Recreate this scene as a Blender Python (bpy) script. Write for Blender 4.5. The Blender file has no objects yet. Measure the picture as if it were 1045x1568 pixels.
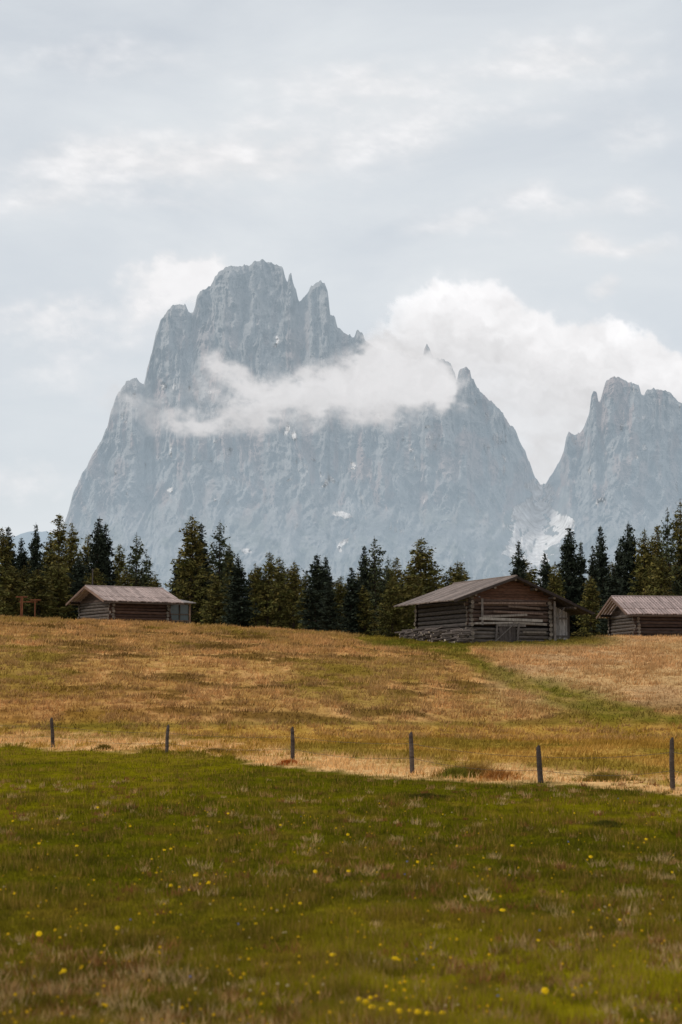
import bpy, math, random
import numpy as np
from mathutils import Vector, Matrix
random.seed(7); rng=np.random.default_rng(7)
scene=bpy.context.scene
F=2630.0; CZ=2.0
pitch=math.atan((1050-784)/F); cp,sp=math.cos(pitch),math.sin(pitch)
def ray(px,py):
    cx=(np.asarray(px,float)-522.5)/F; cy=(784-np.asarray(py,float))/F
    dy=cp-cy*sp
    return cx/dy,(sp+cy*cp)/dy
def place(px,py,D):
    s,t=ray(px,py); return s*D, D+0*s, CZ+t*D
def project(x,y,z):
    y=np.maximum(y,0.5)
    fw=y*cp+(z-CZ)*sp; up=-y*sp+(z-CZ)*cp
    return 522.5+F*x/fw, 784-F*up/fw
# ---------- noise ----------
def hsh(ix,iy,seed):
    n=(ix.astype(np.int64)*374761393+iy.astype(np.int64)*668265263+seed*1274126177)&0xffffffff
    n=((n^(n>>13))*1274126177)&0xffffffff
    n=(n^(n>>16))&0xffffff
    return n/float(0xffffff)
def vn(x,y,seed=0):
    x=np.asarray(x,float);y=np.asarray(y,float)
    ix=np.floor(x);iy=np.floor(y);fx=x-ix;fy=y-iy
    fx=fx*fx*fx*(fx*(fx*6-15)+10);fy=fy*fy*fy*(fy*(fy*6-15)+10)
    a=hsh(ix,iy,seed);b=hsh(ix+1,iy,seed);c=hsh(ix,iy+1,seed);d=hsh(ix+1,iy+1,seed)
    return (a*(1-fx)+b*fx)*(1-fy)+(c*(1-fx)+d*fx)*fy
def fbm(x,y,seed=0,o=5,g=0.5):
    r=0;a=1;t=0
    for i in range(o):
        r=r+a*vn(x*2**i+17.3*i,y*2**i+9.1*i,seed+i);t+=a;a*=g
    return r/t
def ridged(x,y,seed=0,o=4,g=0.5):
    r=0;a=1;t=0
    for i in range(o):
        r=r+a*(1-np.abs(2*vn(x*2**i+5.3*i,y*2**i+3.7*i,seed+i)-1));t+=a;a*=g
    return r/t
def ss(a,b,x):
    t=np.clip((x-a)/(b-a),0,1);return t*t*(3-2*t)
def s2l(r,g,b):
    f=lambda c:((c/255+0.055)/1.055)**2.4 if c/255>0.04045 else c/255/12.92
    return np.array([f(r),f(g),f(b)])
# ---------- mesh helpers ----------
def link(o):
    scene.collection.objects.link(o);return o
def mesh_np(name,V,Fc,mat,attrs=None,smooth=True):
    me=bpy.data.meshes.new(name)
    V=np.asarray(V,np.float32);Fc=np.asarray(Fc,np.int32);k=Fc.shape[1]
    me.vertices.add(len(V));me.vertices.foreach_set('co',V.ravel())
    me.loops.add(Fc.size);me.loops.foreach_set('vertex_index',Fc.ravel())
    me.polygons.add(len(Fc));me.polygons.foreach_set('loop_start',np.arange(0,Fc.size,k,dtype=np.int32))
    me.polygons.foreach_set('loop_total',np.full(len(Fc),k,np.int32))
    me.polygons.foreach_set('use_smooth',np.full(len(Fc),smooth,bool))
    me.update(calc_edges=True)
    for n,a in (attrs or {}).items():
        a=np.asarray(a,np.float32)
        if a.ndim==2:
            at=me.attributes.new(n,'FLOAT_COLOR','POINT')
            c=np.ones((len(V),4),np.float32);c[:,:3]=a;at.data.foreach_set('color',c.ravel())
        else:
            at=me.attributes.new(n,'FLOAT','POINT');at.data.foreach_set('value',a)
    me.materials.append(mat)
    return me
def obj_np(name,*a,**k):
    return link(bpy.data.objects.new(name,mesh_np(name,*a,**k)))
def grid_faces(nr,nc):
    i=np.arange(nr-1)[:,None]*nc+np.arange(nc-1)[None,:]
    i=i.ravel();return np.stack([i,i+1,i+nc+1,i+nc],1)
class MB:
    def __init__(s): s.v=[];s.f=[];s.c=[]
    def box(s,c,size,col,rot=None):
        n=len(s.v);M=rot if rot else Matrix.Identity(3)
        for dx in(-.5,.5):
            for dy in(-.5,.5):
                for dz in(-.5,.5):
                    s.v.append(tuple(Vector(c)+M@Vector((dx*size[0],dy*size[1],dz*size[2]))));s.c.append(col)
        for q in((0,1,3,2),(4,6,7,5),(0,4,5,1),(2,3,7,6),(0,2,6,4),(1,5,7,3)): s.f.append([n+i for i in q])
    def cyl(s,p0,p1,r0,r1,col,n=8,endcol=None):
        p0=Vector(p0);p1=Vector(p1);d=(p1-p0).normalized()
        a=d.orthogonal().normalized();b=d.cross(a);k=len(s.v)
        for p,r in((p0,r0),(p1,r1)):
            for i in range(n):
                t=2*math.pi*i/n;s.v.append(tuple(p+a*math.cos(t)*r+b*math.sin(t)*r));s.c.append(col)
        for i in range(n): s.f.append([k+i,k+(i+1)%n,k+n+(i+1)%n,k+n+i])
        ec=endcol or col;k2=len(s.v)
        for p,r in((p0,r0),(p1,r1)):
            for i in range(n):
                t=2*math.pi*i/n;s.v.append(tuple(p+a*math.cos(t)*r+b*math.sin(t)*r));s.c.append(ec)
        s.f.append([k2+i for i in range(n)][::-1]);s.f.append([k2+n+i for i in range(n)])
    def obj(s,name,mat,parent=None,smooth=False):
        me=bpy.data.meshes.new(name);me.from_pydata(s.v,[],s.f);me.update()
        at=me.attributes.new('col','FLOAT_COLOR','POINT')
        c=np.ones((len(s.v),4),np.float32);c[:,:3]=np.array(s.c,np.float32);at.data.foreach_set('color',c.ravel())
        me.materials.append(mat);o=link(bpy.data.objects.new(name,me))
        if parent: o.parent=parent
        return o
# ---------- materials ----------
def mat_col(name,scale=(8,8,8),lo=0.6,hi=1.35,rough=0.9,bump=0.0,trans=0.0,spec=0.15):
    m=bpy.data.materials.new(name);m.use_nodes=True;nt=m.node_tree;N=nt.nodes;L=nt.links
    b=N['Principled BSDF'];b.inputs['Roughness'].default_value=rough
    b.inputs['Specular IOR Level'].default_value=spec
    a=N.new('ShaderNodeAttribute');a.attribute_name='col'
    tc=N.new('ShaderNodeTexCoord');mp=N.new('ShaderNodeMapping');mp.inputs['Scale'].default_value=scale
    L.new(tc.outputs['Object'],mp.inputs[0])
    no=N.new('ShaderNodeTexNoise');no.inputs['Scale'].default_value=1;no.inputs['Detail'].default_value=6
    no.inputs['Roughness'].default_value=0.65
    L.new(mp.outputs[0],no.inputs['Vector'])
    mr=N.new('ShaderNodeMapRange');mr.inputs[1].default_value=0.3;mr.inputs[2].default_value=0.7
    mr.inputs[3].default_value=lo;mr.inputs[4].default_value=hi;L.new(no.outputs[0],mr.inputs[0])
    mx=N.new('ShaderNodeVectorMath');mx.operation='SCALE';L.new(a.outputs['Color'],mx.inputs[0]);L.new(mr.outputs[0],mx.inputs['Scale'])
    L.new(mx.outputs[0],b.inputs['Base Color'])
    if bump:
        bp=N.new('ShaderNodeBump');bp.inputs['Strength'].default_value=bump;bp.inputs['Distance'].default_value=0.05
        L.new(no.outputs[0],bp.inputs['Height']);L.new(bp.outputs[0],b.inputs['Normal'])
    if trans:
        t=N.new('ShaderNodeBsdfTranslucent');L.new(mx.outputs[0],t.inputs[0])
        ms=N.new('ShaderNodeMixShader');ms.inputs[0].default_value=trans
        L.new(b.outputs[0],ms.inputs[1]);L.new(t.outputs[0],ms.inputs[2]);L.new(ms.outputs[0],N['Material Output'].inputs[0])
    return m
M_ground=mat_col('meadow_ground',(3,3,3),0.65,1.3,1.0,0.6,spec=0.0)
M_grass=mat_col('grass_blades',(1.2,1.2,1.2),0.8,1.2,0.8,trans=0.3,spec=0.1)
M_leaf=mat_col('conifer_needles',(1,1,1),0.6,1.4,0.8,spec=0.1)
M_wood=mat_col('weathered_wood',(3,3,14),0.45,1.35,0.9,0.5)
M_plank=mat_col('weathered_planks',(9,9,3),0.5,1.35,0.9,0.4)
M_roof=mat_col('roof_shingles',(5,5,5),0.7,1.25,0.85,0.4)
M_metal=mat_col('fence_wire',(20,20,20),0.7,1.3,0.6)
M_glass=mat_col('window_pane',(2,2,2),0.85,1.15,0.15,spec=0.6)
def mat_mountain():
    m=bpy.data.materials.new('hazy_dolomite_rock');m.use_nodes=True;nt=m.node_tree;N=nt.nodes;L=nt.links
    for n in list(N): N.remove(n)
    out=N.new('ShaderNodeOutputMaterial')
    a=N.new('ShaderNodeAttribute');a.attribute_name='col'
    h=N.new('ShaderNodeAttribute');h.attribute_name='haze'
    tc=N.new('ShaderNodeTexCoord');mp=N.new('ShaderNodeMapping');mp.inputs['Scale'].default_value=(0.045,0.045,0.025)
    L.new(tc.outputs['Object'],mp.inputs[0])
    no=N.new('ShaderNodeTexNoise');no.inputs['Scale'].default_value=1;no.inputs['Detail'].default_value=8;no.inputs['Roughness'].default_value=0.7
    L.new(mp.outputs[0],no.inputs['Vector'])
    mr=N.new('ShaderNodeMapRange');mr.inputs[1].default_value=0.3;mr.inputs[2].default_value=0.7;mr.inputs[3].default_value=0.7;mr.inputs[4].default_value=1.25
    L.new(no.outputs[0],mr.inputs[0])
    mx=N.new('ShaderNodeVectorMath');mx.operation='SCALE';L.new(a.outputs['Color'],mx.inputs[0]);L.new(mr.outputs[0],mx.inputs['Scale'])
    d=N.new('ShaderNodeBsdfDiffuse');L.new(mx.outputs[0],d.inputs[0])
    bp=N.new('ShaderNodeBump');bp.inputs['Strength'].default_value=0.7;bp.inputs['Distance'].default_value=22
    L.new(no.outputs[0],bp.inputs['Height']);L.new(bp.outputs[0],d.inputs['Normal'])
    # aerial haze painted into the surface: emission colour mixed over the rock
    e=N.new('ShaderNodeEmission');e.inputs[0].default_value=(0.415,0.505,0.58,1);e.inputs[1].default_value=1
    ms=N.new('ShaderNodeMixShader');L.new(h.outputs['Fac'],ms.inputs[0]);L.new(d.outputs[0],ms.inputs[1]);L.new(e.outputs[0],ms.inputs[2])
    L.new(ms.outputs[0],out.inputs[0]);return m
M_mount=mat_mountain()
def mat_cloud():
    m=bpy.data.materials.new('glowing_cloud_sheet');m.use_nodes=True;nt=m.node_tree;N=nt.nodes;L=nt.links
    for n in list(N): N.remove(n)
    out=N.new('ShaderNodeOutputMaterial')
    a=N.new('ShaderNodeAttribute');a.attribute_name='dens'
    c=N.new('ShaderNodeAttribute');c.attribute_name='col'
    e=N.new('ShaderNodeEmission');L.new(c.outputs['Color'],e.inputs[0])  # cloud light is painted: thin sheets glow by emission, no real shading
    t=N.new('ShaderNodeBsdfTransparent')
    ms=N.new('ShaderNodeMixShader');L.new(a.outputs['Fac'],ms.inputs[0]);L.new(t.outputs[0],ms.inputs[1]);L.new(e.outputs[0],ms.inputs[2])
    L.new(ms.outputs[0],out.inputs[0]);return m
M_cloud=mat_cloud()
# ---------- terrain ----------
RX=np.array([-600,0,105,330,470,520,600,640,730,880,950,1045,1700],float)
RY=np.array([935,945,949,958,967,971,977,979,980,978,974,975,965],float)
def terrain(x,y):
    x=np.asarray(x,float);y=np.asarray(y,float)
    dr=108.0;d0=68.0+1.5*np.sin(x*0.15)
    pxr=522.5+F*x/dr
    _,t=ray(pxr,np.interp(pxr,RX,RY));zr=CZ+t*dr
    tau=np.clip((y-d0)/(dr-d0),0,1)
    g=tau+0.13*np.sin(np.pi*tau)
    g=g*ss(0,0.12,tau)
    z=zr*g
    z=z+0.45*(fbm(x/9,y/9,3,3)-0.5)*ss(40,80,y)*(1-0.8*ss(92,108,y))
    z=z+0.14*(fbm(x/2.2,y/2.2,11,3)-0.5)*ss(5,15,y)*(1-0.5*ss(95,108,y))
    z=z-0.02*np.clip(y-230,0,400)
    return z
GR=dict(px=np.array([-300,0,250,400,630,830,1045,1400],float),py=np.array([1136,1143,1153,1167,1187,1198,1216,1240],float))
PATH=[(560,978,6),(640,985,8),(700,997,11),(735,1020,9),(790,1043,10),(860,1068,17),(930,1088,18),(1010,1098,7),(1150,1105,6)]
def seg_d(px,py,P):
    best=np.full(px.shape,9.0)
    for (x0,y0,w0),(x1,y1,w1) in zip(P[:-1],P[1:]):
        dx,dy=x1-x0,y1-y0
        t=np.clip(((px-x0)*dx+(py-y0)*dy*1)/(dx*dx+dy*dy),0,1)
        d=np.hypot((px-x0-t*dx)*0.55,(py-y0-t*dy))/(w0+(w1-w0)*t)
        best=np.minimum(best,d)
    return best
C=lambda r,g,b,k=1.0:s2l(r,g,b)*k
def gcol(x,y,z):
    px,py=project(x,y,z)
    px=np.where(y<4,522+x*100,px);py=np.where(y<4,1700,py)
    n1=fbm(x/1.1,y/2.6,21,4);n2=fbm(x/5,y/7,25,4);n3=fbm(x/0.45,y/0.9,31,3);n4=fbm(x/14,y/10,37,3);n5=fbm(x/0.4,y/0.7,41,3)
    n6=fbm(x/2.4+y/5,y/1.3,45,4)
    def mix(a,b,f): f=np.asarray(f)[...,None];return a*(1-f)+b*f
    one=np.ones(x.shape+(1,))
    hill=one*C(176,136,78)
    hill=mix(hill,C(198,152,96)*one,ss(0.45,0.65,n1))
    hill=mix(hill,C(96,72,30)*one,ss(0.52,0.38,n6)*0.85)
    hill=mix(hill,C(136,114,44)*one,ss(0.50,0.66,n2)*0.65)
    hill=mix(hill,C(150,100,48)*one,ss(500,100,px)*ss(1020,1100,py)*0.45)
    hill=mix(hill,C(214,172,126)*one,ss(720,800,px)*ss(1100,1060,py)*0.6)
    mid=mix(C(158,122,50)*one,C(180,140,68)*one,ss(0.4,0.6,n1))
    mid=mix(mid,C(122,108,34)*one,ss(0.45,0.6,n2)*0.6)
    col=mix(hill,mid,ss(1096,1116,py+10*(n2-0.5)))
    col=mix(col,C(92,84,28)*one,np.exp(-((py-1112-14*(n4-0.5))/4)**2)*0.6*ss(980,700,px))
    pd=seg_d(px+40*(n1-0.5)+30*(n2-.5),py+24*(n2-0.5),PATH)
    grn=mix(C(100,96,26)*one,C(124,108,38)*one,ss(0.4,0.6,n1))
    col=mix(col,grn,np.clip(ss(1.7,0.4,pd)*(.55+.5*n3),0,1))
    col=mix(col,grn,ss(966,980,py)*ss(996,984,py)*ss(540,600,px)*ss(980,900,px)*0.9)
    yf=np.interp(px,GR['px'],GR['py'])+16*(n1-0.5)+14*(n2-0.5)+8*(n5-.5)
    col=mix(col,C(222,178,122)*one,ss(-30,-12,py-yf+16*(n3-.5))*ss(0.38,0.5,n2*0.5+n3*0.5)*0.9)
    fg=mix(C(112,103,12)*one,C(90,86,10)*one,ss(0.4,0.6,n2))
    fg=mix(fg,C(122,106,26)*one,ss(0.45,0.6,n4)*0.5)
    fg=mix(fg,C(158,146,18)*one,ss(1330,1560,py)*ss(50,800,px)*0.7)
    fg=mix(fg,C(122,96,36)*one,ss(0.54,0.64,n5)*0.4)
    fg=mix(fg,C(60,58,12)*one,ss(0.45,0.35,n3)*0.4)
    col=mix(col,fg,ss(-4,4,py-yf))
    far=ss(112,125,y);col=mix(col,C(70,68,30)*one,far)
    return col
dn=np.concatenate([np.linspace(-30,4,12)[:-1],np.exp(np.linspace(math.log(4),math.log(66),330))[:-1],np.linspace(66,125,260)[:-1],np.exp(np.linspace(math.log(125),math.log(12000),90))])
sc=np.concatenate([np.linspace(-1.2,-0.26,40)[:-1],np.linspace(-0.26,0.26,420),np.linspace(0.26,1.2,40)[1:]])
Y,S=np.meshgrid(dn,sc,indexing='ij');X=S*(Y+40)
Z=terrain(X,Y)
V=np.stack([X.ravel(),Y.ravel(),Z.ravel()],1)
obj_np('meadow_ground',V,grid_faces(len(dn),len(sc)),M_ground,{'col':gcol(X.ravel(),Y.ravel(),Z.ravel())})
# ---------- grass ----------
def blades(name,x,y,h,w,col,lean=0.5,bias=0.0):
    n=len(x);z=terrain(x,y)
    a=rng.uniform(-0.9,0.9,n);la=rng.uniform(0,2*np.pi,n);le=rng.uniform(0,lean,n)*h
    dx=np.cos(a)*w/2;dy=np.sin(a)*w/2
    V=np.empty((n,3,3))
    V[:,0]=np.stack([x-dx,y-dy,z-0.02],1);V[:,1]=np.stack([x+dx,y+dy,z-0.02],1)
    V[:,2]=np.stack([x+np.cos(la)*le+bias*h,y+np.sin(la)*le,z+h],1)
    cc=np.repeat(col[:,None,:],3,1)
    return obj_np(name,V.reshape(-1,3),np.arange(n*3).reshape(-1,3),M_grass,{'col':cc.reshape(-1,3)},smooth=False)
def scatter_px(n,x0,x1,y0,y1):
    px=rng.uniform(x0,x1,n);py=rng.uniform(y0,y1,n);return px,py
n=400000
px,py=scatter_px(n,-200,1250,1135,1640)
d=F*2.0/(py-1050)*rng.uniform(0.97,1.03,n);s,_=ray(px,py);x=s*d
keep=py>np.interp(px,GR['px'],GR['py'])-2-10*rng.random(n);x=x[keep];d=d[keep]
c=gcol(x,d,terrain(x,d))
cl=fbm(x/0.5,d/0.5,51,3)
h=0.045*(0.6+0.9*rng.random(len(x)))*(0.6+1.3*ss(0.45,0.7,cl));w=0.0045+0.00042*d
c=c*(0.75+0.8*rng.random(len(x)))[:,None]
dry=rng.random(len(x))<0.05+0.2*ss(0.55,0.7,cl)
c[dry]=C(165,132,64)*(0.6+0.5*rng.random(dry.sum()))[:,None]
blades('pasture_grass',x,d,h,w,c)
nc=3000;k=20
px,py=scatter_px(nc,-150,1200,1190,1600);d=F*2.0/(py-1050);s,_=ray(px,py);x=s*d
kp=(fbm(x/3,d/3,55,3)+.25*rng.random(nc))>.57;x=x[kp];d=d[kp];nc=len(x)
sz=rng.uniform(.03,.08,nc)
x=np.repeat(x,k)+rng.normal(0,1,nc*k)*np.repeat(sz,k)*.7;d=np.repeat(d,k)+rng.normal(0,1,nc*k)*np.repeat(sz,k)*.7
h=np.repeat(sz,k)*rng.uniform(.7,1.7,nc*k)
base=np.array([C(180,140,88),C(144,98,54),C(196,164,112),C(132,112,42)])[rng.integers(0,4,nc)]
c=np.repeat(base,k,0)*(0.5+0.7*rng.random(nc*k))[:,None]
blades('dry_leaf_clumps',x,d,h,0.006+0.0004*d,c,1.2)
n=230000
x=rng.uniform(-34,34,n);d=rng.uniform(36,110,n);z=terrain(x,d)
px,py=project(x,d,z)
yf=np.interp(px,GR['px'],GR['py']);keep=(py<yf+2)&(px>-200)&(px<1250)
x=x[keep];d=d[keep];z=z[keep]
c=gcol(x,d,z);cl=fbm(x/0.6,d/0.9,61,3)
h=(0.05+0.10*ss(0.42,0.65,cl))*(0.6+0.8*rng.random(len(x)))
w=0.02+0.0005*d
c=c*(0.75+0.55*rng.random(len(x)))[:,None]
blades('dry_meadow_grass',x,d,h,w,c,0.9,.15)
nc=5600;k=26
x=rng.uniform(-32,32,nc);d=rng.uniform(66,109,nc);z=terrain(x,d);px,py=project(x,d,z)
pd=seg_d(px,py,PATH);kp=(pd>1.0)&((fbm(x/2.4+d/5,d/1.3,45,4)+.15*rng.random(nc))>.5)&~((px>560)&(py<992));x=x[kp];d=d[kp];z=z[kp];nc=len(x)
sz=rng.uniform(.10,.24,nc);base=gcol(x,d,z)*.55+C(200,156,104)*.45
x=np.repeat(x,k)+rng.normal(0,1,nc*k)*np.repeat(sz,k)*1.1;d=np.repeat(d,k)+rng.normal(0,1,nc*k)*np.repeat(sz,k)*.6
h=np.repeat(sz,k)*rng.uniform(.5,1.3,nc*k)
blades('meadow_tussocks',x,d,h,np.full(nc*k,.06),np.repeat(base,k,0)*(0.6+0.7*rng.random(nc*k))[:,None],1.1,.2)
for (tx,ty,wd,hh,cc) in [(722,1186,1.1,0.30,C(150,115,55)),(925,1192,0.8,0.2,C(140,118,50)),(443,1170,0.35,0.13,C(170,95,40)),(700,1187,0.5,0.22,C(120,115,40)),(762,1190,0.5,0.2,C(175,120,60)),(330,1150,0.9,0.14,C(140,112,50)),(160,1145,0.3,0.16,C(115,95,35)),(930,1262,.25,.07,C(84,80,24)),(655,1218,.6,.07,C(80,74,24))]:
    s,_=ray(tx,ty);d0=F*2/(ty-1050);k=1500
    a=rng.uniform(0,2*np.pi,k);rr=np.abs(rng.normal(0,0.5,k))
    x=s*d0+np.cos(a)*rr*wd*(1+.4*np.sin(3*a+tx));y=d0+np.sin(a)*rr*0.5
    h=hh*np.exp(-rr**2*1.2)*(0.3+1.0*rng.random(k))
    blades('grass_tussock',x,y,h,np.full(k,0.025),cc[None,:]*(0.5+0.9*rng.random(k))[:,None],1.5)
def flowers(name,n,col,size,pts=None):
    px,py=scatter_px(n,-100,1150,1225,1600)
    if pts: px=np.array([p[0] for p in pts],float);py=np.array([p[1] for p in pts],float);n=len(pts)
    d=F*2/(py-1050);s,_=ray(px,py);x=s*d;z=terrain(x,d)+0.08
    k=6;V=[];Fc=[]
    for i in range(n):
        r=size*random.uniform(0.6,1.3);b=len(V)
        tl=random.uniform(0.3,0.9);
        for j in range(k):
            t=2*math.pi*j/k;V.append((x[i]+math.cos(t)*r,d[i]+math.sin(t)*r*math.cos(tl),z[i]+math.sin(t)*r*math.sin(tl)))
        V.append((x[i],d[i]-0.01,z[i]+0.012))
        for j in range(k): Fc.append((b+j,b+(j+1)%k,b+k))
    V=np.array(V);return obj_np(name,V,np.array(Fc),M_grass,{'col':np.tile(col,(len(V),1))},smooth=False)
flowers('yellow_flowers',0,C(238,194,20),0.022,[(118,1314),(252,1303),(262,1301),(233,1318),(275,1366),(318,1360),(320,1358),(515,1273),(533,1280),(534,1343),(510,1466),(605,1467),(612,1469),(550,1535),(568,1533),(570,1548),(600,1544),(628,1555),(640,1557),(655,1559),(678,1558),(560,1540),(585,1552),(612,1556),(118,1300),(300,1345),(262,1362),(700,1440),(392,1420),(905,1320),(785,1300),(150,1240),(60,1300),(835,1520),(98,1494),(22,1372),(483,1345),(350,1254),(430,1270),(713,1382),(825,1450),(1030,1345),(240,1340),(200,1270),(700,1300),(180,1430),(60,1440),(460,1390),(640,1330),(770,1400),(950,1420),(880,1250),(990,1290),(560,1300),(20,1260)])
flowers('small_meadow_flowers',560,C(228,182,30),0.010)
flowers('pale_seed_heads',160,C(185,165,120),0.010)
flowers('blue_flowers',16,C(110,120,170),0.009)
# ---------- fence ----------
fence=link(bpy.data.objects.new('wire_fence',None))
posts=[(-110,1134,40,0),(82,1143,43,-0.09),(256,1151,41,0.03),(448,1164,50,-0.01),(632,1181,59,-0.04),(829,1195,53,-0.07),(1031,1210,76,0.0),(1260,1232,85,0.03)]
mb=MB();tops=[]
for (tx,ty,hp,tilt) in posts:
    d0=F*2/(ty-1050);s,_=ray(tx,ty);x0=float(s*d0);z0=float(terrain(np.array([x0]),np.array([d0]))[0]);hh=hp*d0/F
    c=tuple(C(78,68,62)*random.uniform(0.8,1.2));r=random.uniform(.048,.062)
    p=Vector((x0,d0,z0-0.2));mid=Vector((x0+tilt*hh*.5+random.uniform(-.015,.015),d0,z0+hh*.55));q=Vector((x0+tilt*hh,d0+0.02,z0+hh))
    mb.cyl(p,mid,r*1.05,r,c,9);mb.cyl(mid,q,r,r*0.85,c,9,endcol=tuple(C(130,118,105)))
    mb.cyl(q-Vector((0,0,.02)),q+Vector((0.02,0,0.05)),r*0.85,r*0.35,c,9,endcol=tuple(C(130,118,105)))
    tops.append((p,q))
mb.obj('posts',M_wood,fence)
mb=MB()
for (a,b) in zip(tops[:-1],tops[1:]):
    for f in (0.5,0.8):
        A=a[0].lerp(a[1],f);B=b[0].lerp(b[1],f);A.y-=.06;B.y-=.06;prev=A
        for i in range(1,11):
            t=i/10;q=A.lerp(B,t);q.z-=0.10*4*t*(1-t)*(1 if f<.6 else .6);mb.cyl(prev,q,0.005,0.005,tuple(C(80,72,66)),4);prev=q
mb.obj('wires',M_metal,fence)
# ---------- trees ----------
def conifer(seed,kind):
    R=np.random.default_rng(seed);H=10.0
    if kind=='spruce': Rad,p,base,lev,den,droop=2.0,0.72,0.03,0.25,1.0,-0.35;bc=C(46,52,40)
    elif kind=='larch': Rad,p,base,lev,den,droop=2.2,0.55,0.05,0.30,0.95,-0.05;bc=C(88,87,48)
    else: Rad,p,base,lev,den,droop=2.35,0.5,0.12,0.40,0.8,0.05;bc=C(68,72,48)
    p*=R.uniform(.85,1.2)
    V=[];Fc=[];Cc=[];k=6
    for i in range(9):
        zz=H*i/8;r=0.16*(1-i/8.3)+0.01;ox=0.06*math.sin(i*1.3+seed)
        for j in range(k):
            t=2*math.pi*j/k;V.append((ox+r*math.cos(t),r*math.sin(t),zz));Cc.append(C(62,50,42))
    for i in range(8):
        for j in range(k):
            a=i*k+j;b=i*k+(j+1)%k;Fc.append((a,b,b+k));Fc.append((a,b+k,a+k))
    V=[np.array(V)];Fc=[np.array(Fc)];Cc=[np.array(Cc)];nb=len(V[0])
    z=base*H
    side=R.uniform(0.7,1.15,16)
    while z<H*0.985:
        fz=z/H
        env=Rad*((1-fz)**p)*(1 if fz>0.22 else 0.8+.9*fz)*ss(1.02,.86,fz)**.5+0.05
        m=int(R.integers(5,8)) if kind!='pine' else int(R.integers(4,6))
        lvlf=R.uniform(0.7,1.12)
        for _ in range(m):
            a=R.uniform(0,2*np.pi);L=float(env*lvlf*R.uniform(0.6,1.12)*side[int(a/(2*np.pi)*16)%16])
            if kind!='spruce' and R.random()<0.10: continue
            dirv=np.array([math.cos(a),math.sin(a)]);dr=droop*R.uniform(0.5,1.3)+0.45*fz
            e=np.array([dirv[0]*L,dirv[1]*L,z+dr*L*0.8])
            s0=np.array([0,0,z]);th=0.035*(1-fz)+0.008
            V.append(np.array([s0+[0,0,th],s0-[0,0,th],e]));Fc.append(np.array([[nb,nb+1,nb+2]]));Cc.append(np.tile(C(60,48,40),(3,1)));nb+=3
            nn=max(3,int(L/0.13*3.2*den))
            t=R.uniform(0.1,1.05,nn)**.8
            pos=s0[None]*(1-t[:,None])+e[None]*t[:,None]
            spread=0.17+0.15*L*(1-np.abs(t-0.5))
            pos=pos+R.normal(0,1,(nn,3))*spread[:,None]*np.array([0.55,0.55,0.30])
            pos[:,2]+=0.12*(t**2)*L-0.05
            sz=R.uniform(0.10,0.28,nn)*(1.0 if fz<0.85 else 0.65)
            v=R.normal(0,1,(nn,3,3));v/=np.linalg.norm(v,axis=2,keepdims=True)
            v=v*sz[:,None,None];v[:,:,2]*=0.75
            v[:,0,:2]+=dirv*sz[:,None]*0.7
            if kind=='spruce': v[:,1,2]-=sz*0.5
            V.append((pos[:,None]+v).reshape(-1,3));Fc.append((nb+np.arange(nn*3)).reshape(-1,3))
            tone=R.uniform(0.6,1.3)*R.uniform(0.6,1.45,nn)
            cc=bc[None]*tone[:,None]
            if kind=='larch': cc=cc*np.array([1+0.3*R.random(),1,0.85])
            Cc.append(np.repeat(cc,3,0));nb+=nn*3
        z+=lev*R.uniform(0.7,1.3)*(1-0.45*fz)
    return np.concatenate(V),np.concatenate(Fc),np.concatenate(Cc)
TV={'spruce':[conifer(i,'spruce') for i in range(6)],'larch':[conifer(20+i,'larch') for i in range(6)],'pine':[conifer(40+i,'pine') for i in range(4)]}
TM={k:[mesh_np(k+'_tree_mesh',v,f,M_leaf,{'col':c},smooth=False) for v,f,c in L] for k,L in TV.items()}
cnt={'spruce':0,'larch':0,'pine':0}
def tree(px,top,kind,w=None,d=135):
    s,t=ray(px,top);x=float(s*d);z0=float(terrain(np.array([x]),np.array([float(d)]))[0])-0.15
    H=float(CZ+t*d)-z0
    o=link(bpy.data.objects.new(kind+'_tree',TM[kind][cnt[kind]%len(TM[kind])]));cnt[kind]+=1
    sc=H/10
    base={'spruce':3.3,'larch':3.7,'pine':4.2}[kind]*sc
    wr=1 if w is None else (w*d/F)/base
    o.location=(x,d,z0);o.scale=(sc*wr,sc*wr,sc);o.rotation_euler=(random.uniform(-.03,.03),random.uniform(-.03,.03),random.uniform(0,6.28))
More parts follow.
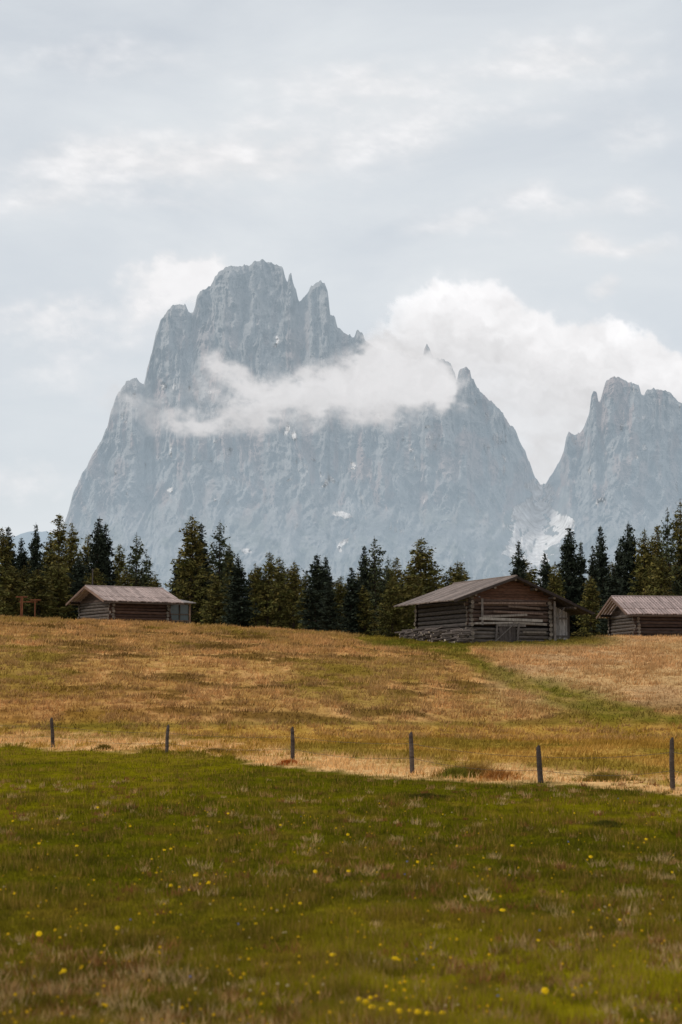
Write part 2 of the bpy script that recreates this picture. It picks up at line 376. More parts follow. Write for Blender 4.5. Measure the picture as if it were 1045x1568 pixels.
T=[(4,806,'larch',56,140),(18,805,'spruce',50,150),(36,822,'spruce',44,155),(57,800,'spruce',36,140),(76,815,'larch',48,150),(93,786,'larch',58,142),(110,800,'larch',54,138),
(130,815,'larch',44,150),(148,790,'spruce',50,140),(166,800,'spruce',54,142),(182,832,'larch',38,150),(210,815,'pine',62,140),(228,840,'pine',40,146),
(276,845,'spruce',38,140),(292,787,'larch',66,138),(306,800,'spruce',52,142),(335,796,'pine',62,140),(352,830,'larch',36,148),(368,850,'spruce',56,126),(330,880,'larch',48,130),(392,862,'larch',40,138),
(410,843,'larch',44,138),(428,852,'larch',44,142),(450,858,'larch',44,138),(466,872,'larch',38,142),(483,847,'spruce',54,124),(503,850,'spruce',32,140),(505,892,'spruce',42,118),
(538,868,'spruce',50,128),(556,834,'spruce',40,138),(575,820,'pine',54,138),(592,848,'pine',40,146),(606,852,'larch',40,138),(624,864,'larch',40,142),(600,885,'larch',48,130),
(645,822,'larch',72,138),(664,855,'larch',44,146),(700,857,'larch',50,150),(640,880,'larch',54,130),(560,895,'larch',44,128),(520,880,'larch',34,140),
(797,827,'spruce',48,140),(838,844,'spruce',40,145),(852,862,'larch',40,140),(873,804,'spruce',54,142),(888,828,'spruce',42,150),(906,834,'spruce',40,140),(926,804,'spruce',44,150),(936,868,'spruce',54,126),
(905,880,'larch',44,132),(950,820,'spruce',42,145),(966,797,'spruce',52,142),(985,808,'larch',54,140),(1006,802,'larch',50,146),(1026,776,'pine',50,142),(1042,768,'larch',54,145),(1060,790,'spruce',50,142),(1010,850,'larch',64,132),(1085,780,'larch',50,142),
(1120,800,'spruce',50,142),(1150,790,'larch',50,142),(1200,785,'spruce',60,145),(-25,800,'spruce',50,142),(-60,795,'larch',50,142),(-100,790,'spruce',50,142),(-150,800,'larch',50,145),(240,878,'larch',46,134),(60,870,'larch',64,132),(20,865,'larch',54,130),(150,868,'larch',54,132),(90,860,'larch',54,134),(120,850,'spruce',46,136),(190,870,'larch',46,136)]
for a in T: tree(*a)
Vs=[];Fs=[];Cs=[];nb=0
def addf(px,top,d,kind):
    global nb
    v,f,c=TV[kind][int(rng.integers(len(TV[kind])))]
    s,t=ray(px,top);x=float(s*d);z0=float(terrain(np.array([x]),np.array([float(d)]))[0])-0.3
    k=(float(CZ+t*d)-z0)/10;kw=k*rng.uniform(1.1,1.45);a=rng.uniform(0,6.28)
    ca,sa=math.cos(a),math.sin(a)
    w=np.stack([(v[:,0]*ca-v[:,1]*sa)*kw+x,(v[:,0]*sa+v[:,1]*ca)*kw+d,v[:,2]*k+z0],1)
    Vs.append(w);Fs.append(f+nb);Cs.append(c*rng.uniform(0.7,1.0));nb+=len(w)
for px in np.arange(-280,1330,15):
    if 722<px<776: continue
    top=rng.uniform(855,900)
    if 235<px<262: top=905
    if px>980: top-=35
    if px<110: top-=20
    if 262<px<360: top-=20
    addf(px+rng.uniform(-5,5),top,rng.uniform(160,195),'larch' if rng.random()<.6 else 'spruce')
    if rng.random()<0.6: addf(px+rng.uniform(-5,5),top+22,rng.uniform(150,165),'larch' if rng.random()<.6 else 'spruce')
obj_np('distant_forest',np.concatenate(Vs),np.concatenate(Fs),M_leaf,{'col':np.concatenate(Cs)},smooth=False)
# ---------- buildings ----------
def tz(x,y): return float(terrain(np.array([float(x)]),np.array([float(y)]))[0])
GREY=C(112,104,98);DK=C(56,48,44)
def vr(c,a=0.7,b=1.25): return tuple(np.array(c)*random.uniform(a,b))
def logwall(mb,p0,p1,h,r,col,ext=0.25,off=0):
    p0=Vector(p0);p1=Vector(p1);d=(p1-p0).normalized();z=r+off
    while z<h:
        j=lambda:Vector((random.uniform(-.02,.02),random.uniform(-.02,.02),random.uniform(-.02,.02)))
        e0=ext*random.uniform(.5,1.4);e1=ext*random.uniform(.5,1.4);up=Vector((0,0,z))
        rr=r*random.uniform(.86,1.06)
        mb.cyl(p0-d*e0+up+j(),p1+d*e1+up+j(),rr,rr*random.uniform(.85,1.0),vr(col),8,endcol=vr(C(120,110,100)))
        z+=2*r*0.97
def slope_boards(mb,A,B,Cc,Dd,n,col,th=0.05,courses=1):
    A,B,Cc,Dd=map(Vector,(A,B,Cc,Dd))
    nrm=(B-A).cross(Dd-A).normalized()
    if nrm.z<0: nrm=-nrm
    for q in range(courses):
        f0=q/courses;f1=(q+1)/courses+(0.04 if q<courses-1 else 0)
        A1=A.lerp(Dd,f0);B1=B.lerp(Cc,f0);D1=A.lerp(Dd,f1);C1=B.lerp(Cc,f1)
        for i in range(n):
            t0=i/n;t1=(i+1)/n-0.006
            lift=nrm*(random.uniform(0,.025)+(0.012*(q%2)))
            a=A1.lerp(B1,t0);b=A1.lerp(B1,t1);c=D1.lerp(C1,t1);d=D1.lerp(C1,t0)
            ext=(d-a).normalized()*random.uniform(0,.12);c=c+ext;d=d+ext
            lo=[p+lift for p in(a,b,c,d)];hi=[p+nrm*th+lift for p in(a,b,c,d)]
            hi[2]=hi[2]+nrm*0.01;hi[3]=hi[3]+nrm*0.01
            cl=vr(col,.75,1.2);k=len(mb.v)
            for p in lo+hi: mb.v.append(tuple(p));mb.c.append(cl)
            for f in((4,5,6,7),(0,3,2,1),(0,1,5,4),(1,2,6,5),(2,3,7,6),(3,0,4,7)): mb.f.append([k+i2 for i2 in f])
barn=link(bpy.data.objects.new('log_barn',None))
bx,by=7.75,103.5;bz=min(tz(8.2,103.5),tz(14,105.5))-0.12
barn.location=(bx,by,bz);barn.rotation_euler=(0,0,math.radians(22))
W=5.4;Lb=7.4;wh=2.9;apx=2.75;zA=4.1;sL=.36;sR=.40
mb=MB()
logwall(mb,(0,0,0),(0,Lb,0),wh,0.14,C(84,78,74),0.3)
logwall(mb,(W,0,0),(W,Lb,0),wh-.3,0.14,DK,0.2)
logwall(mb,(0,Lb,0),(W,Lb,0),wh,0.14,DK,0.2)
logwall(mb,(0.15,0,0),(1.75,0,0),1.05,0.12,C(94,86,80),0.35,0.14)
logwall(mb,(3.05,0,0),(W,0,0),1.05,0.12,C(94,86,80),0.2,0.14)
logwall(mb,(0,0,0),(W,0,0),2.8,0.12,C(90,74,66),0.3,1.18)
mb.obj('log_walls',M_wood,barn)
mb=MB()
mb.box((W/2,Lb/2,1.3),(W-.1,Lb-.1,2.6),tuple(C(24,20,18)))  # near-black backing box, painted to stand for the shade inside
mb.obj('dark_backing_box',M_wood,barn)
mb=MB()
z=2.72
while z<zA-0.12:
    xl=max(-0.05,apx-(zA-.1-z)/sL);xr=min(W+.1,apx+(zA-.1-z)/sR)
    mb.box(((xl+xr)/2,-0.04+random.uniform(-.015,.015),z+.09),(xr-xl,0.06,0.17),vr(C(98,72,60),.75,1.2));z+=0.185
mb.obj('gable_boards',M_wood,barn)
mb=MB()
for (x,z,l,w,a,c) in [(2.7,1.55,4.3,.16,0.02,C(150,142,134)),(2.3,1.78,3.0,.13,-0.05,C(140,130,122)),(3.2,1.98,3.4,.12,0.03,C(120,100,90)),(1.5,1.33,2.6,.12,-.03,C(155,146,138)),(4.0,1.33,2.3,.14,.04,C(140,130,120)),(2.8,2.55,4.6,.12,-.015,C(128,108,96)),(3.6,2.3,2.2,.12,.05,C(110,94,84)),(4.3,0.8,1.6,.12,.0,C(120,110,100)),(0.75,2.0,.14,1.6,.0,C(118,110,104)),(1.7,0.75,.13,1.2,0.12,C(105,97,92)),(3.15,0.75,.13,1.2,0.1,C(105,97,92))]:
    mb.box((x,-0.17-random.uniform(0,.05),z),(l,.04,w),vr(c,.85,1.05),Matrix.Rotation(a,3,'Y'))
mb.box((2.7,-0.12,1.2),(2.0,.14,.14),vr(GREY))
for i in range(7): mb.box((2.0+i*.165,-0.10+random.uniform(-.01,.01),.6),(.155,.05,1.05),vr(C(88,80,76),.6,1.1))
mb.cyl((1.3,-.55,0.1),(2.9,-.2,1.3),.035,.03,vr(C(122,114,108)),6)
mb.obj('front_planks_and_door',M_plank,barn)
mb=MB()
for i in range(10):
    x=W+.35+i*0.145;hh=zA-.13-sR*(x-apx);dr=i in(3,4,5,6,7,8)
    mb.box((x,0.55+random.uniform(-.015,.015),hh/2-.15),(.135,.05,hh-.1),vr(C(156,150,146) if dr else C(80,72,66),.75,1.15))
for z in (0.6,1.7): mb.box((W+1.15,0.48,z),(.9,.05,.12),vr(C(110,102,96)))
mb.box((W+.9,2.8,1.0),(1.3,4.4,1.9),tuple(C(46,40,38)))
for i in range(28): mb.box((W+1.72,0.6+i*.16,.95),(.05,.15,1.9),vr(C(84,76,70)))
mb.cyl((W+.22,-.35,0),(W+.22,-.35,2.7),.08,.07,vr(GREY),8)
mb.cyl((W+.22,-.35,1.3),(W+.9,-.35,2.35),.05,.05,vr(GREY),8)
mb.obj('lean_to',M_plank,barn)
mb=MB()
yf0,yb=-0.85,Lb+.5;RC=C(132,118,110);eL=4.2;eR=5.3
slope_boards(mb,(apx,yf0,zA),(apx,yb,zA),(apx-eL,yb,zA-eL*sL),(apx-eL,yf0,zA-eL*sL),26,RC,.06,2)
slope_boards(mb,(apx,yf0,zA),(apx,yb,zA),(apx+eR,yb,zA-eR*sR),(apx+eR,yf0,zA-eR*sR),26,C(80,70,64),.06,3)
for (x,z) in((apx,zA-.15),(0.05,zA-.15-2.7*sL),(W,zA-.15-2.65*sR),(apx-1.4,zA-.14-1.4*sL),(apx+1.4,zA-.14-1.4*sR),(apx+4.1,zA-.14-4.1*sR)):
    mb.cyl((x,yf0+.1,z),(x,yb-.1,z),.09,.09,vr(C(84,74,68)),8,endcol=vr(C(130,120,110)))
mb.box((apx-eL/2,yf0-.03,zA-.02-eL/2*sL),(eL*1.06,.05,.15),vr(C(64,56,52)),Matrix.Rotation(-math.atan(sL),3,'Y'))
mb.box((apx+eR/2,yf0-.03,zA-.02-eR/2*sR),(eR*1.07,.05,.15),vr(C(58,50,48)),Matrix.Rotation(math.atan(sR),3,'Y'))
mb.cyl((apx,yf0,zA+.06),(apx,yb,zA+.06),.08,.08,vr(C(110,98,90)),7)
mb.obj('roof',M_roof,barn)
mb=MB()
for i in range(170):
    t=random.random();x=7.5-t*3.2+random.uniform(-.6,.2);y=102.7+t*6.2+random.uniform(-.6,.0)
    z=tz(x,y)+0.05+random.random()**1.3*.85*(1-t*.35);a=random.uniform(-.9,.9);l=random.uniform(.4,1.3)
    dx,dy=math.cos(a)*l/2,math.sin(a)*l/2;r=random.uniform(.035,.08)
    mb.cyl((x-dx,y-dy,z-random.uniform(0,.12)),(x+dx,y+dy,z+random.uniform(-.1,.15)),r,r*.8,vr(C(104,94,88)),7,endcol=vr(C(165,150,135)))
mb.obj('wood_pile',M_wood)
def hut(name,cpx,cpy,d,deg,L,Wg,wh,rh,roofL,annex,wallc,roofc):
    o=link(bpy.data.objects.new(name,None));s,_=ray(cpx,cpy);x=float(s*d)
    o.location=(x,d,tz(x,d)-0.12);o.rotation_euler=(0,0,math.radians(deg))
    mb=MB();r=.11
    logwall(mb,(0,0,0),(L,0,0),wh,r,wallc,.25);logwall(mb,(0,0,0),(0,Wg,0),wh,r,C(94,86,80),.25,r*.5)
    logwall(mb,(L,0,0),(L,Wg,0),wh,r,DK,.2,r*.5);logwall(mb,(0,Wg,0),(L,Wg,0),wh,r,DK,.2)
    mb.box((L/2,Wg/2,wh/2),(L-.05,Wg-.05,wh),tuple(C(26,20,18)))  # dark backing block behind the logs, interior shade put into its colour
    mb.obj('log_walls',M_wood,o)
    mb=MB()
    for xx in(0.0,L):
        z=wh-.05
        while z<rh-.1:
            f=(rh-z)/(rh-wh);w=Wg*min(1,f)
            mb.box((xx,Wg/2,z+.07),(.08,w,.15),vr(C(84,72,66)));z+=.16
    mb.obj('gable_boards',M_wood,o)
    mb=MB();ov=.85;sl=(rh-wh)/(Wg/2);x0=-ov;x1=roofL
    e=.55
    slope_boards(mb,(x0,Wg/2,rh+.08),(x1,Wg/2,rh+.08),(x1,-e,wh-sl*e+.08),(x0,-e,wh-sl*e+.08),int((x1-x0)/.2),roofc,.05,3)
    slope_boards(mb,(x0,Wg/2,rh+.08),(x1,Wg/2,rh+.08),(x1,Wg+e,wh-sl*e+.08),(x0,Wg+e,wh-sl*e+.08),int((x1-x0)/.2),roofc,.05,3)
    mb.cyl((x0,Wg/2,rh+.14),(x1,Wg/2,rh+.14),.06,.06,vr(roofc),7)
    for (yy,zz) in((Wg/2,rh-.06),(0,wh-.02),(Wg,wh-.02)): mb.cyl((x0+.1,yy,zz),(x1-.1,yy,zz),.08,.08,vr(DK),8)
    al=math.atan(sl);ln=math.hypot(Wg/2+e,rh-wh+sl*e)
    for sg in(-1,1):
        mb.box((x0-.03,Wg/2+sg*(Wg/2+e)/2,(rh+wh-sl*e)/2+.06),(.05,ln,.15),vr(C(120,98,86)),Matrix.Rotation(-sg*al,3,'X'))
    mb.box(((x0+x1)/2,-e-.12,wh-sl*e-.01),(x1-x0,.04,.09),vr(C(80,68,60)))
    mb.obj('roof',M_roof,o)
    if annex:
        mb=MB();a=annex
        mb.box((L+a/2,Wg/2-.1,(wh-.1)/2),(a-.1,Wg-.6,wh-.2),vr(C(70,62,58)))
        for xx in(L+.25,L+a): mb.cyl((xx,.1,-.2),(xx,.1,wh-.05),.06,.06,vr(C(140,114,96)),8)
        mb.box((L+.12+a/2,.12,(wh+.4)/2),(.07,.06,wh-.65),vr(C(90,76,66)));mb.box((L+.12+a/2,.10,.95),(a-.4,.05,.05),vr(C(90,76,66)))
        for zz in(.5,wh-.12): mb.box((L+.15+a/2,.1,zz),(a-.2,.09,.09),vr(C(125,106,92)))
        mb.box((L+.12+a/2,.14,.22),(a-.4,.05,.42),vr(C(90,82,76)))
        mb.obj('annex_frame',M_plank,o)
        mb=MB();mb.box((L+.12+a/2,.17,(wh+.4)/2),(a-.4,.04,wh-.65),tuple(C(84,92,92)));mb.obj('window',M_glass,o)
        mb=MB();slope_boards(mb,(L-.1,Wg*.6,wh+.45),(L+a+.25,Wg*.6,wh+.35),(L+a+.25,-.35,wh-.12),(L-.1,-.35,wh-.05),8,C(150,142,138),.05,1);mb.obj('annex_roof',M_roof,o)
    return o
h1=hut('log_hut',172,948,116,32,4.1,5.3,1.8,2.72,5.1,1.8,C(84,64,55),C(168,148,140))
mb=MB();mb.cyl((-.3,2.65,2.6),(-.3,2.65,3.95),.045,.04,tuple(C(70,64,62)),8);mb.cyl((-.3,2.65,3.9),(-.3,2.65,4.05),.065,.065,tuple(C(70,64,62)),8);mb.obj('stovepipe',M_metal,h1)
hut('log_hut',977,972,108,9,9.0,5.2,1.6,2.6,9.6,None,C(80,66,60),C(168,148,142))
fr=link(bpy.data.objects.new('wooden_hitching_frame',None));s,_=ray(44,940);dd=112;xx=float(s*dd);fr.location=(xx,dd,tz(xx,dd)-.1)
mb=MB();oc=C(120,76,54)
for (x,h) in((-.5,1.65),(.42,1.5),(-.42,1.6)): mb.cyl((x,0,0),(x,0,h),.045,.04,vr(oc),8)
mb.box((-.46,0,1.62),(.75,.08,.08),vr(oc));mb.box((.42,0,1.42),(.7,.08,.07),vr(oc));mb.box((-.05,.1,1.3),(1.2,.05,.06),vr(oc))
mb.obj('timber_posts',M_plank,fr)
# ---------- mountain ----------
SIL=[(-200,960),(40,900),(78,850),(90,825),(104,788),(112,757),(125,728),(140,702),(152,680),(165,655),(170,630),(176,612),(186,595),(196,583),(210,581),(221,588),(226,565),(234,535),(240,508),(248,488),(258,474),(272,466),(284,466),(289,478),(296,478),(299,470),(302,455),(310,445),(323,438),(330,424),(345,412),(358,406),(374,409),(388,404),(400,399),(412,402),(424,405),(434,413),(438,426),(441,431),(443,420),(446,417),(449,432),(455,450),(458,462),(466,455),(473,449),(477,438),(482,433),(488,431),(497,435),(502,445),(504,463),(506,482),(513,487),(517,501),(527,510),(543,517),(546,508),(550,506),(556,511),(560,524),(575,532),(590,537),(604,537),(620,541),(640,549),(648,545),(651,532),(654,528),(658,536),(661,546),(672,550),(690,556),(696,570),(700,584),(703,570),(706,564),(714,562),(720,566),(722,578),(735,600),(750,612),(765,626),(775,642),(790,660),(800,685),(812,710),(820,733),(828,741),(836,739),(848,722),(858,705),(864,690),(868,668),(871,660),(874,664),(878,668),(888,664),(897,650),(903,630),(906,606),(909,599),(913,601),(917,614),(920,612),(923,600),(928,583),(940,576),(955,580),(970,588),(978,592),(982,604),(987,605),(992,597),(1010,596),(1022,598),(1030,604),(1040,615),(1046,620),(1060,612),(1090,640),(1130,620),(1200,680),(1300,720),(1420,800)]
SX=np.array([p[0] for p in SIL],float);SY=np.array([p[1] for p in SIL],float)
xs_f=np.arange(-200,1420,1.0);hf=np.interp(xs_f,SX,SY)
ker=np.exp(-np.linspace(-2.5,2.5,121)**2);ker/=ker.sum();hs=np.convolve(np.pad(hf,60,mode='edge'),ker,'valid')
ker2=np.exp(-np.linspace(-2.5,2.5,31)**2);ker2/=ker2.sum();hm=np.convolve(np.pad(hf,15,mode='edge'),ker2,'valid')
def inpoly(px,py,P):
    r=np.zeros(px.shape,bool);n=len(P)
    for i in range(n):
        x0,y0=P[i];x1,y1=P[(i+1)%n]
        if y0==y1: continue
        c=((y0>py)!=(y1>py))&(px<(x1-x0)*(py-y0)/(y1-y0)+x0);r^=c
    return r
SNOWP=[(800,742),(820,734),(838,740),(856,755),(844,772),(852,788),(878,793),(878,812),(855,834),(842,852),(830,900),(800,895),(786,856),(772,846),(784,818),(772,788),(792,774),(810,760)]
SN=[(352,691,4,7,0),(440,657,3,11,.2),(451,668,3,8,0),(504,737,8,5,-.6),(497,745,4,3,0),(525,788,15,4,.1),(526,833,13,4,-.9),(585,637,9,5,-.2),(425,522,2.5,12,.2),(360,636,7,4,.2),(541,712,5,3,.4),(540,718,3,2,0),(656,652,5,3,0),(376,845,7,4,.2),(920,767,9,3,-.7),(1042,770,8,4,0),(660,670,3,5,0),(352,650,3,5,0),(330,765,3,2,0),(480,703,5,2,.5),(443,735,7,2,-.5),(261,750,4,2,0),(631,690,4,2,0),(905,720,3,4,0),(975,700,4,2,.4),(318,600,5,3,0),(600,560,10,3,0),(685,760,2,4,0)]
def mountain(name,x0,x1,step=1.2,nr=440):
    xs=np.arange(x0,x1+step*0.5,step)
    H=np.interp(xs,SX,SY)
    H=H+3.0*(fbm(xs/6,xs*0,91,3,.6)-0.5)*2-4.0*np.maximum(0,ridged(xs/9,xs*0,93,2)-.6)*2
    v=np.linspace(0,1,nr)**1.15
    PX=np.tile(xs,(nr,1));PY=H[None]+(1045-H[None])*v[:,None]
    b=PY-H[None]
    w1=fbm(PX/50,PY/80,101,4)-.5;w2=fbm(PX/60,PY/60,105,3)-.5
    low=ss(640,770,PY+60*w2)
    D=3500+1.25*(900-PY)-260*ss(640,760,PY)*ss(760,900,PY)
    hmx=np.interp(xs,xs_f,hm);hsx=np.interp(xs,xs_f,hs)
    D=D+(3.6*(hmx-hsx)[None])*np.exp(-b/170)+(3.5*(H-hmx)[None])*np.exp(-b/40)
    D=D+200*np.exp(-((PX-822)/60)**2)*ss(960,740,PY)-120*np.exp(-((PX-930)/60)**2)
    D=D+0.0012*(np.minimum(PX,820)-430)**2
    ux=PX+34*w1+(PY-600)*.06;uy=PY+30*w2
    A=ridged(ux/62,uy/420,111,3);B=ridged(ux/24,uy/150,121,4,.6);Cn=ridged(ux/7.5,uy/40,131,3,.6)
    Ld=fbm(ux/50,uy/10+ux/40,141,4,.6)
    dx=ux*0.70-uy*0.55;dy=ux*0.55+uy*0.70
    Dg=ridged(dx/26,dy/130,151,4,.6);Dg2=ridged((ux*0.85+uy*0.45)/20,(uy*0.85-ux*.45)/110,161,4,.55)
    Cg=ridged(ux/17+w2*2,uy/30,301,5,.62);Cr=ridged(ux/8,uy/11,311,4,.65);Bl=fbm(ux/11,uy/24,321,3);Bl=np.round(Bl*9)/9*.5+Bl*.5
    up=1-low
    rel=-(150*(A-.5)+(95*up+45*low)*(B-.5)+(10*up+7*low)*(Cn-.5)+15*(Ld-.5)+(42*up+30*low)*(Cg-.5)+(15*up+14*low)*(Cr-.5)+55*(Bl-.5)*(.4+.6*up)+low*(75*(Dg-.5)+60*(Dg2-.5)))
    wx=PX+16*(fbm(PX/9,PY/9,231,4)-.5);wy=PY+16*(fbm(PX/9,PY/9,235,4)-.5)
    field=inpoly(wx,wy,SNOWP).astype(float)*(1-ss(.60,.64,fbm(PX/11+PY/30,PY/14,241,4)))
    soft=np.exp(-(((PX-822)/50)**2+((PY-805)/90)**2)**2)
    D=D+rel*np.minimum(1,b/10+.35)*(1-.75*soft)
    X,Yd,Zd=place(PX,PY,D)
    t=.5*fbm(ux/9,uy/60,171,5,.6)+.5*fbm(ux/12,uy/20,175,5,.65);t2=fbm(ux/60,uy/14,181,4)
    col=np.ones(PX.shape+(3,))*np.array([.43,.41,.395])
    col*=(0.62+0.8*t*0.95+0.25*(t2-.5))[...,None]
    crack=ss(.46,.30,.5*fbm(ux/4.5,uy/34,191,3)+.5*Cr)[...,None];col*=1-.58*crack*(.4+.6*up[...,None])
    def mix(a,bb,f): f=f[...,None];return a*(1-f)+bb*f
    red=ss(.52,.66,fbm(PX/12,PY/40,201,3))*ss(430,600,PY)*ss(830,760,PY)
    col=mix(col,np.array([.54,.37,.32]),red*.6)
    col=mix(col,np.array([.17,.19,.14]),ss(.5,.62,fbm(PX/26,PY/16,211,4))*ss(740,830,PY)*.5)
    scree=ss(.52,.62,ridged(dx/40,dy/200,221,3))*low;col=mix(col,np.array([.42,.41,.40]),scree*.5)
    snow=field.copy()
    for (cx,cy,rx,ry,a) in SN:
        ca,sa=math.cos(a),math.sin(a)
        ex=((wx*.6+PX*.4-cx)*ca+(wy*.6+PY*.4-cy)*sa)/rx;ey=(-(wx*.6+PX*.4-cx)*sa+(wy*.6+PY*.4-cy)*ca)/ry
        snow=np.maximum(snow,ss(1.25,.8,ex*ex+ey*ey))
    # hard-packed couloir above the snow field
    cou=np.abs(wx-(826-.12*(wy-740)+10*np.sin(wy/17)))/(11+.1*(wy-740));snow=np.maximum(snow,ss(1.1,.8,cou)*ss(734,742,PY)*ss(850,830,PY)*ss(.36,.42,fbm(PX/6,PY/9,245,3)))
    gully=ss(.42,.30,Cn)*ss(.60,.68,fbm(PX/22,PY/16,251,3))*ss(520,600,PY)*ss(860,780,PY)
    snow=np.maximum(snow,gully*.8)
    col=mix(col,np.array([.93,.92,.92]),snow)
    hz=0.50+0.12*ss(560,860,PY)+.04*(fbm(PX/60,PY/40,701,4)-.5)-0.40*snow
    Xb=[]
    for k in (1,2,3):
        Xb.append(np.stack([X[0]*(1+.03*k),Yd[0]+150*k,Zd[0]-120*k*k],1))
    V=np.stack([X.ravel(),Yd.ravel(),Zd.ravel()],1)
    Vb=np.concatenate(Xb[::-1]);ncol=len(xs)
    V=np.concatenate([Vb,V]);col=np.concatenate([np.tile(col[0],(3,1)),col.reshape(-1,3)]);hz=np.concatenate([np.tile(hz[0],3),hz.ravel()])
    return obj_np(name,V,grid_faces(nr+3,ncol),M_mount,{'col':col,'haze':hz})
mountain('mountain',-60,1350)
xs=np.arange(-400,1500,4.0);H=np.interp(xs,[-400,-100,0,30,70,110,200,1500],[800,812,822,818,812,830,850,850])+8*(fbm(xs/20,xs*0,301,4)-.5)
v=np.linspace(0,1,12);PX=np.tile(xs,(12,1));PY=H[None]+(1046-H[None])*v[:,None];D=9000-2500*v[:,None]+400*(fbm(PX/30,PY/20,305,3)-.5)
X,Yd,Zd=place(PX,PY,D)
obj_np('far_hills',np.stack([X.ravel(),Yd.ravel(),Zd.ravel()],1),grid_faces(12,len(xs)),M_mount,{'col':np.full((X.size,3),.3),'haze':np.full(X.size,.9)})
# ---------- clouds ----------
def blob(px,py,L):
    r=np.zeros(px.shape)
    for (cx,cy,rx,ry,s) in L:
        r=r+s*np.exp(-(((px-cx)/rx)**2+((py-cy)/ry)**2))
    return r
def cloud(name,x0,x1,y0,y1,D,fn,step=2.0):
    xs=np.arange(x0,x1,step);ys=np.arange(y0,y1,step);PX,PY=np.meshgrid(xs,ys)
    dens,br=fn(PX,PY)
    edge=ss(x0,x0+25,PX)*ss(x1,x1-25,PX)*ss(y0,y0+15,PY)*ss(y1,y1-25,PY);dens=dens*edge
    Dd=D+0.05*D*(fbm(PX/90,PY/60,401,4)-.5)
    X,Yd,Zd=place(PX,PY,Dd)
    col=br[...,None]*np.array([1.0,.99,1.0])
    return obj_np(name,np.stack([X.ravel(),Yd.ravel(),Zd.ravel()],1),grid_faces(len(ys),len(xs)),M_cloud,{'dens':np.clip(dens,0,1).ravel(),'col':col.reshape(-1,3)})
def mist(px,py):
    wx=px+56*(fbm(px/40,py/30,411,6,.58)-.5);wy=py+46*(fbm(px/40,py/30,421,6,.58)-.5)
    b=blob(wx,wy,[(345,560,34,17,.7),(385,590,50,26,.8),(385,630,54,24,.6),(440,605,54,30,.6),(470,572,30,24,.5),(520,595,64,34,.75),(570,570,40,32,.6),(578,526,18,24,.6),(625,586,66,44,1.3),(595,554,44,30,.7),(655,573,40,30,.6),(540,620,60,30,.5),(668,605,36,22,.7),(300,652,40,20,.6),(330,640,40,18,.3),(450,650,150,20,.3),(215,622,50,26,.42),(190,600,30,20,.3),(690,588,26,26,.35),(300,590,50,30,.25),(250,655,60,22,.25)])
    n=fbm(px/22,py/15,431,6,.62)
    d=ss(.10,1.0,b*(.5+1.1*n))*.94
    br=.70+.11*ss(.5,1.4,b)+.12*(fbm(wx/30,wy/20,441,4)-.5)-.05*ss(590,640,py)  # painted shading: dense parts brighter, lower part darker
    return d,br
cloud('mist_cloud',110,770,460,740,3380,mist,1.7)
TX=[-100,560,600,612,640,672,700,735,765,800,850,900,940,970,1010,1045,1300]
TY=[900,520,470,450,441,420,434,428,432,458,482,490,482,503,520,548,600]
def cum(px,py):
    wx=px+34*(fbm(px/26,py/26,451,6,.58)-.5);wy=py+34*(fbm(px/26,py/26,461,6,.58)-.5)
    top=np.interp(wx,TX,TY)-6*ridged(px/26,py/26,465,3)
    d=ss(-3,20,wy-top)*(0.96)
    d*=ss(550,650,px+.25*(py-450))
    soft=ss(-30,50,wy-top)*.35*ss(560,640,px)
    n=fbm(wx/60,wy/36,471,6,.55)
    d=np.maximum(d*(1-.45*ss(60,260,wy-top)*n*1.6),soft)
    br=.96-.17*ss(5,120,wy-top)+.26*(n-.5)-.05*(fbm(wx/20,wy/14,475,4)-.5)*2  # light painted in: top edge brightest, dimmer further down
    return d,br
cloud('cumulus_cloud',520,1320,370,800,8000,cum,2.0)
def cum2(px,py):
    wx=px+50*(fbm(px/36,py/30,481,6,.58)-.5);wy=py+40*(fbm(px/36,py/30,491,6,.58)-.5)
    b=blob(wx,wy,[(300,418,60,26,1.0),(250,440,45,40,.7),(330,430,60,30,.7),(200,420,30,18,.35),(110,470,70,26,.45),(40,500,80,30,.3),(215,500,50,60,.5),(120,600,120,34,.35),(60,560,100,30,.25),(120,520,60,40,.35),(30,740,120,40,.5),(-60,480,120,60,.4)])
    n=fbm(px/34,py/22,495,6,.6)
    d=ss(.12,.95,b*(.5+.95*n))*.92
    return d,.88+.10*(n-.5)+.04*ss(.5,1,b)
cloud('cumulus_cloud',-220,420,330,900,8600,cum2,2.2)
def hi(px,py):
    wx=px+60*(fbm(px/80,py/60,501,5)-.5);wy=py+50*(fbm(px/80,py/60,511,5)-.5)
    b=blob(wx,wy,[(905,370,50,24,.9),(1000,380,60,22,.7),(700,345,110,26,.6),(925,440,26,14,.8),(820,300,90,26,.6),(980,310,80,26,.6),(420,240,220,60,.75),(150,250,190,50,.65),(560,130,200,50,.65),(880,90,160,60,.7),(160,90,220,40,.45),(320,320,160,18,.3),(640,210,90,30,.3),(60,310,120,30,.5),(760,180,160,26,.3),(980,210,90,40,.5)])
    n=fbm(px/60,py/26,521,6,.6)
    d=ss(.15,1.1,b*(.35+1.3*n))*.88
    return d,.855+.30*(n-.5)
cloud('high_cloud_layer',-350,1400,-160,520,9500,hi,3.0)
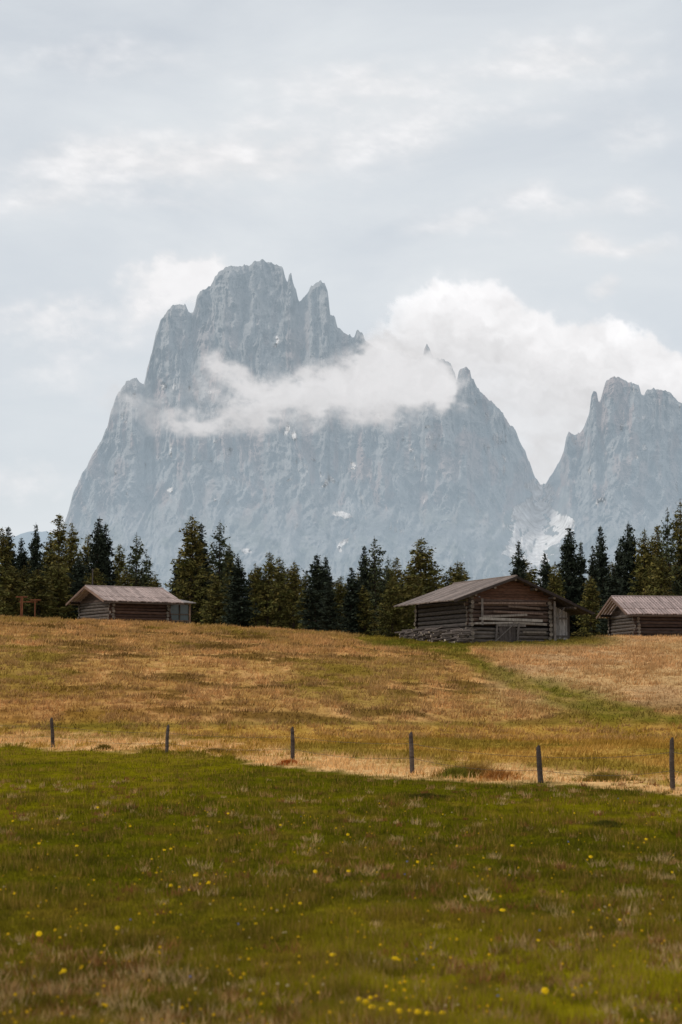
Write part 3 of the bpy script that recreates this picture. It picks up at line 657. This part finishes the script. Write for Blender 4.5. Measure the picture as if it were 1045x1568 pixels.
# ---------- world ----------
w=bpy.data.worlds.new('World');scene.world=w;w.use_nodes=True;nt=w.node_tree;N=nt.nodes;L=nt.links
bg=N['Background'];sky=N.new('ShaderNodeTexSky');sky.sky_type='NISHITA';sky.sun_disc=False
sv=Vector((-0.85,-0.35,0.80)).normalized();el=math.asin(sv.z);az=math.atan2(sv.x,sv.y)
sky.sun_elevation=el;sky.sun_rotation=az
L.new(sky.outputs[0],bg.inputs[0]);bg.inputs[1].default_value=0.1
tc=N.new('ShaderNodeTexCoord');mp=N.new('ShaderNodeMapping');mp.inputs['Scale'].default_value=(5,5,14);L.new(tc.outputs['Generated'],mp.inputs[0])
no=N.new('ShaderNodeTexNoise');no.inputs['Scale'].default_value=1;no.inputs['Detail'].default_value=7;no.inputs['Roughness'].default_value=.55;no.inputs['Distortion'].default_value=.4
L.new(mp.outputs[0],no.inputs['Vector'])
rp=N.new('ShaderNodeValToRGB');rp.color_ramp.elements[0].position=.3;rp.color_ramp.elements[0].color=(.72,.72,.72,1);rp.color_ramp.elements[1].position=.7;rp.color_ramp.elements[1].color=(.97,.97,.97,1)
L.new(no.outputs[0],rp.inputs[0])
b2=N.new('ShaderNodeBackground');b2.inputs[0].default_value=(.765,.80,.83,1);b2.inputs[1].default_value=1.0
ms=N.new('ShaderNodeMixShader');L.new(rp.outputs[0],ms.inputs[0]);L.new(bg.outputs[0],ms.inputs[1]);L.new(b2.outputs[0],ms.inputs[2])
L.new(ms.outputs[0],N['World Output'].inputs[0])
# ---------- sun ----------
sl=bpy.data.lights.new('sun','SUN');sl.energy=1.5;sl.angle=math.radians(10);sl.color=(1,.94,.86)
so=link(bpy.data.objects.new('sun',sl));so.rotation_euler=sv.to_track_quat('Z','Y').to_euler();so.location=(-50,-20,60)
# ---------- camera ----------
cd=bpy.data.cameras.new('camera');cam=link(bpy.data.objects.new('camera',cd));scene.camera=cam
cam.location=(0,0,CZ);cam.rotation_euler=(math.radians(90)+pitch,0,0)
cd.sensor_fit='VERTICAL';cd.sensor_height=36;cd.sensor_width=24;cd.lens=F/1568*36
cd.clip_start=.5;cd.clip_end=40000
cd.dof.use_dof=True;cd.dof.focus_distance=105;cd.dof.aperture_fstop=2.8
scene.view_settings.view_transform='Standard';scene.view_settings.look='None';scene.view_settings.exposure=0
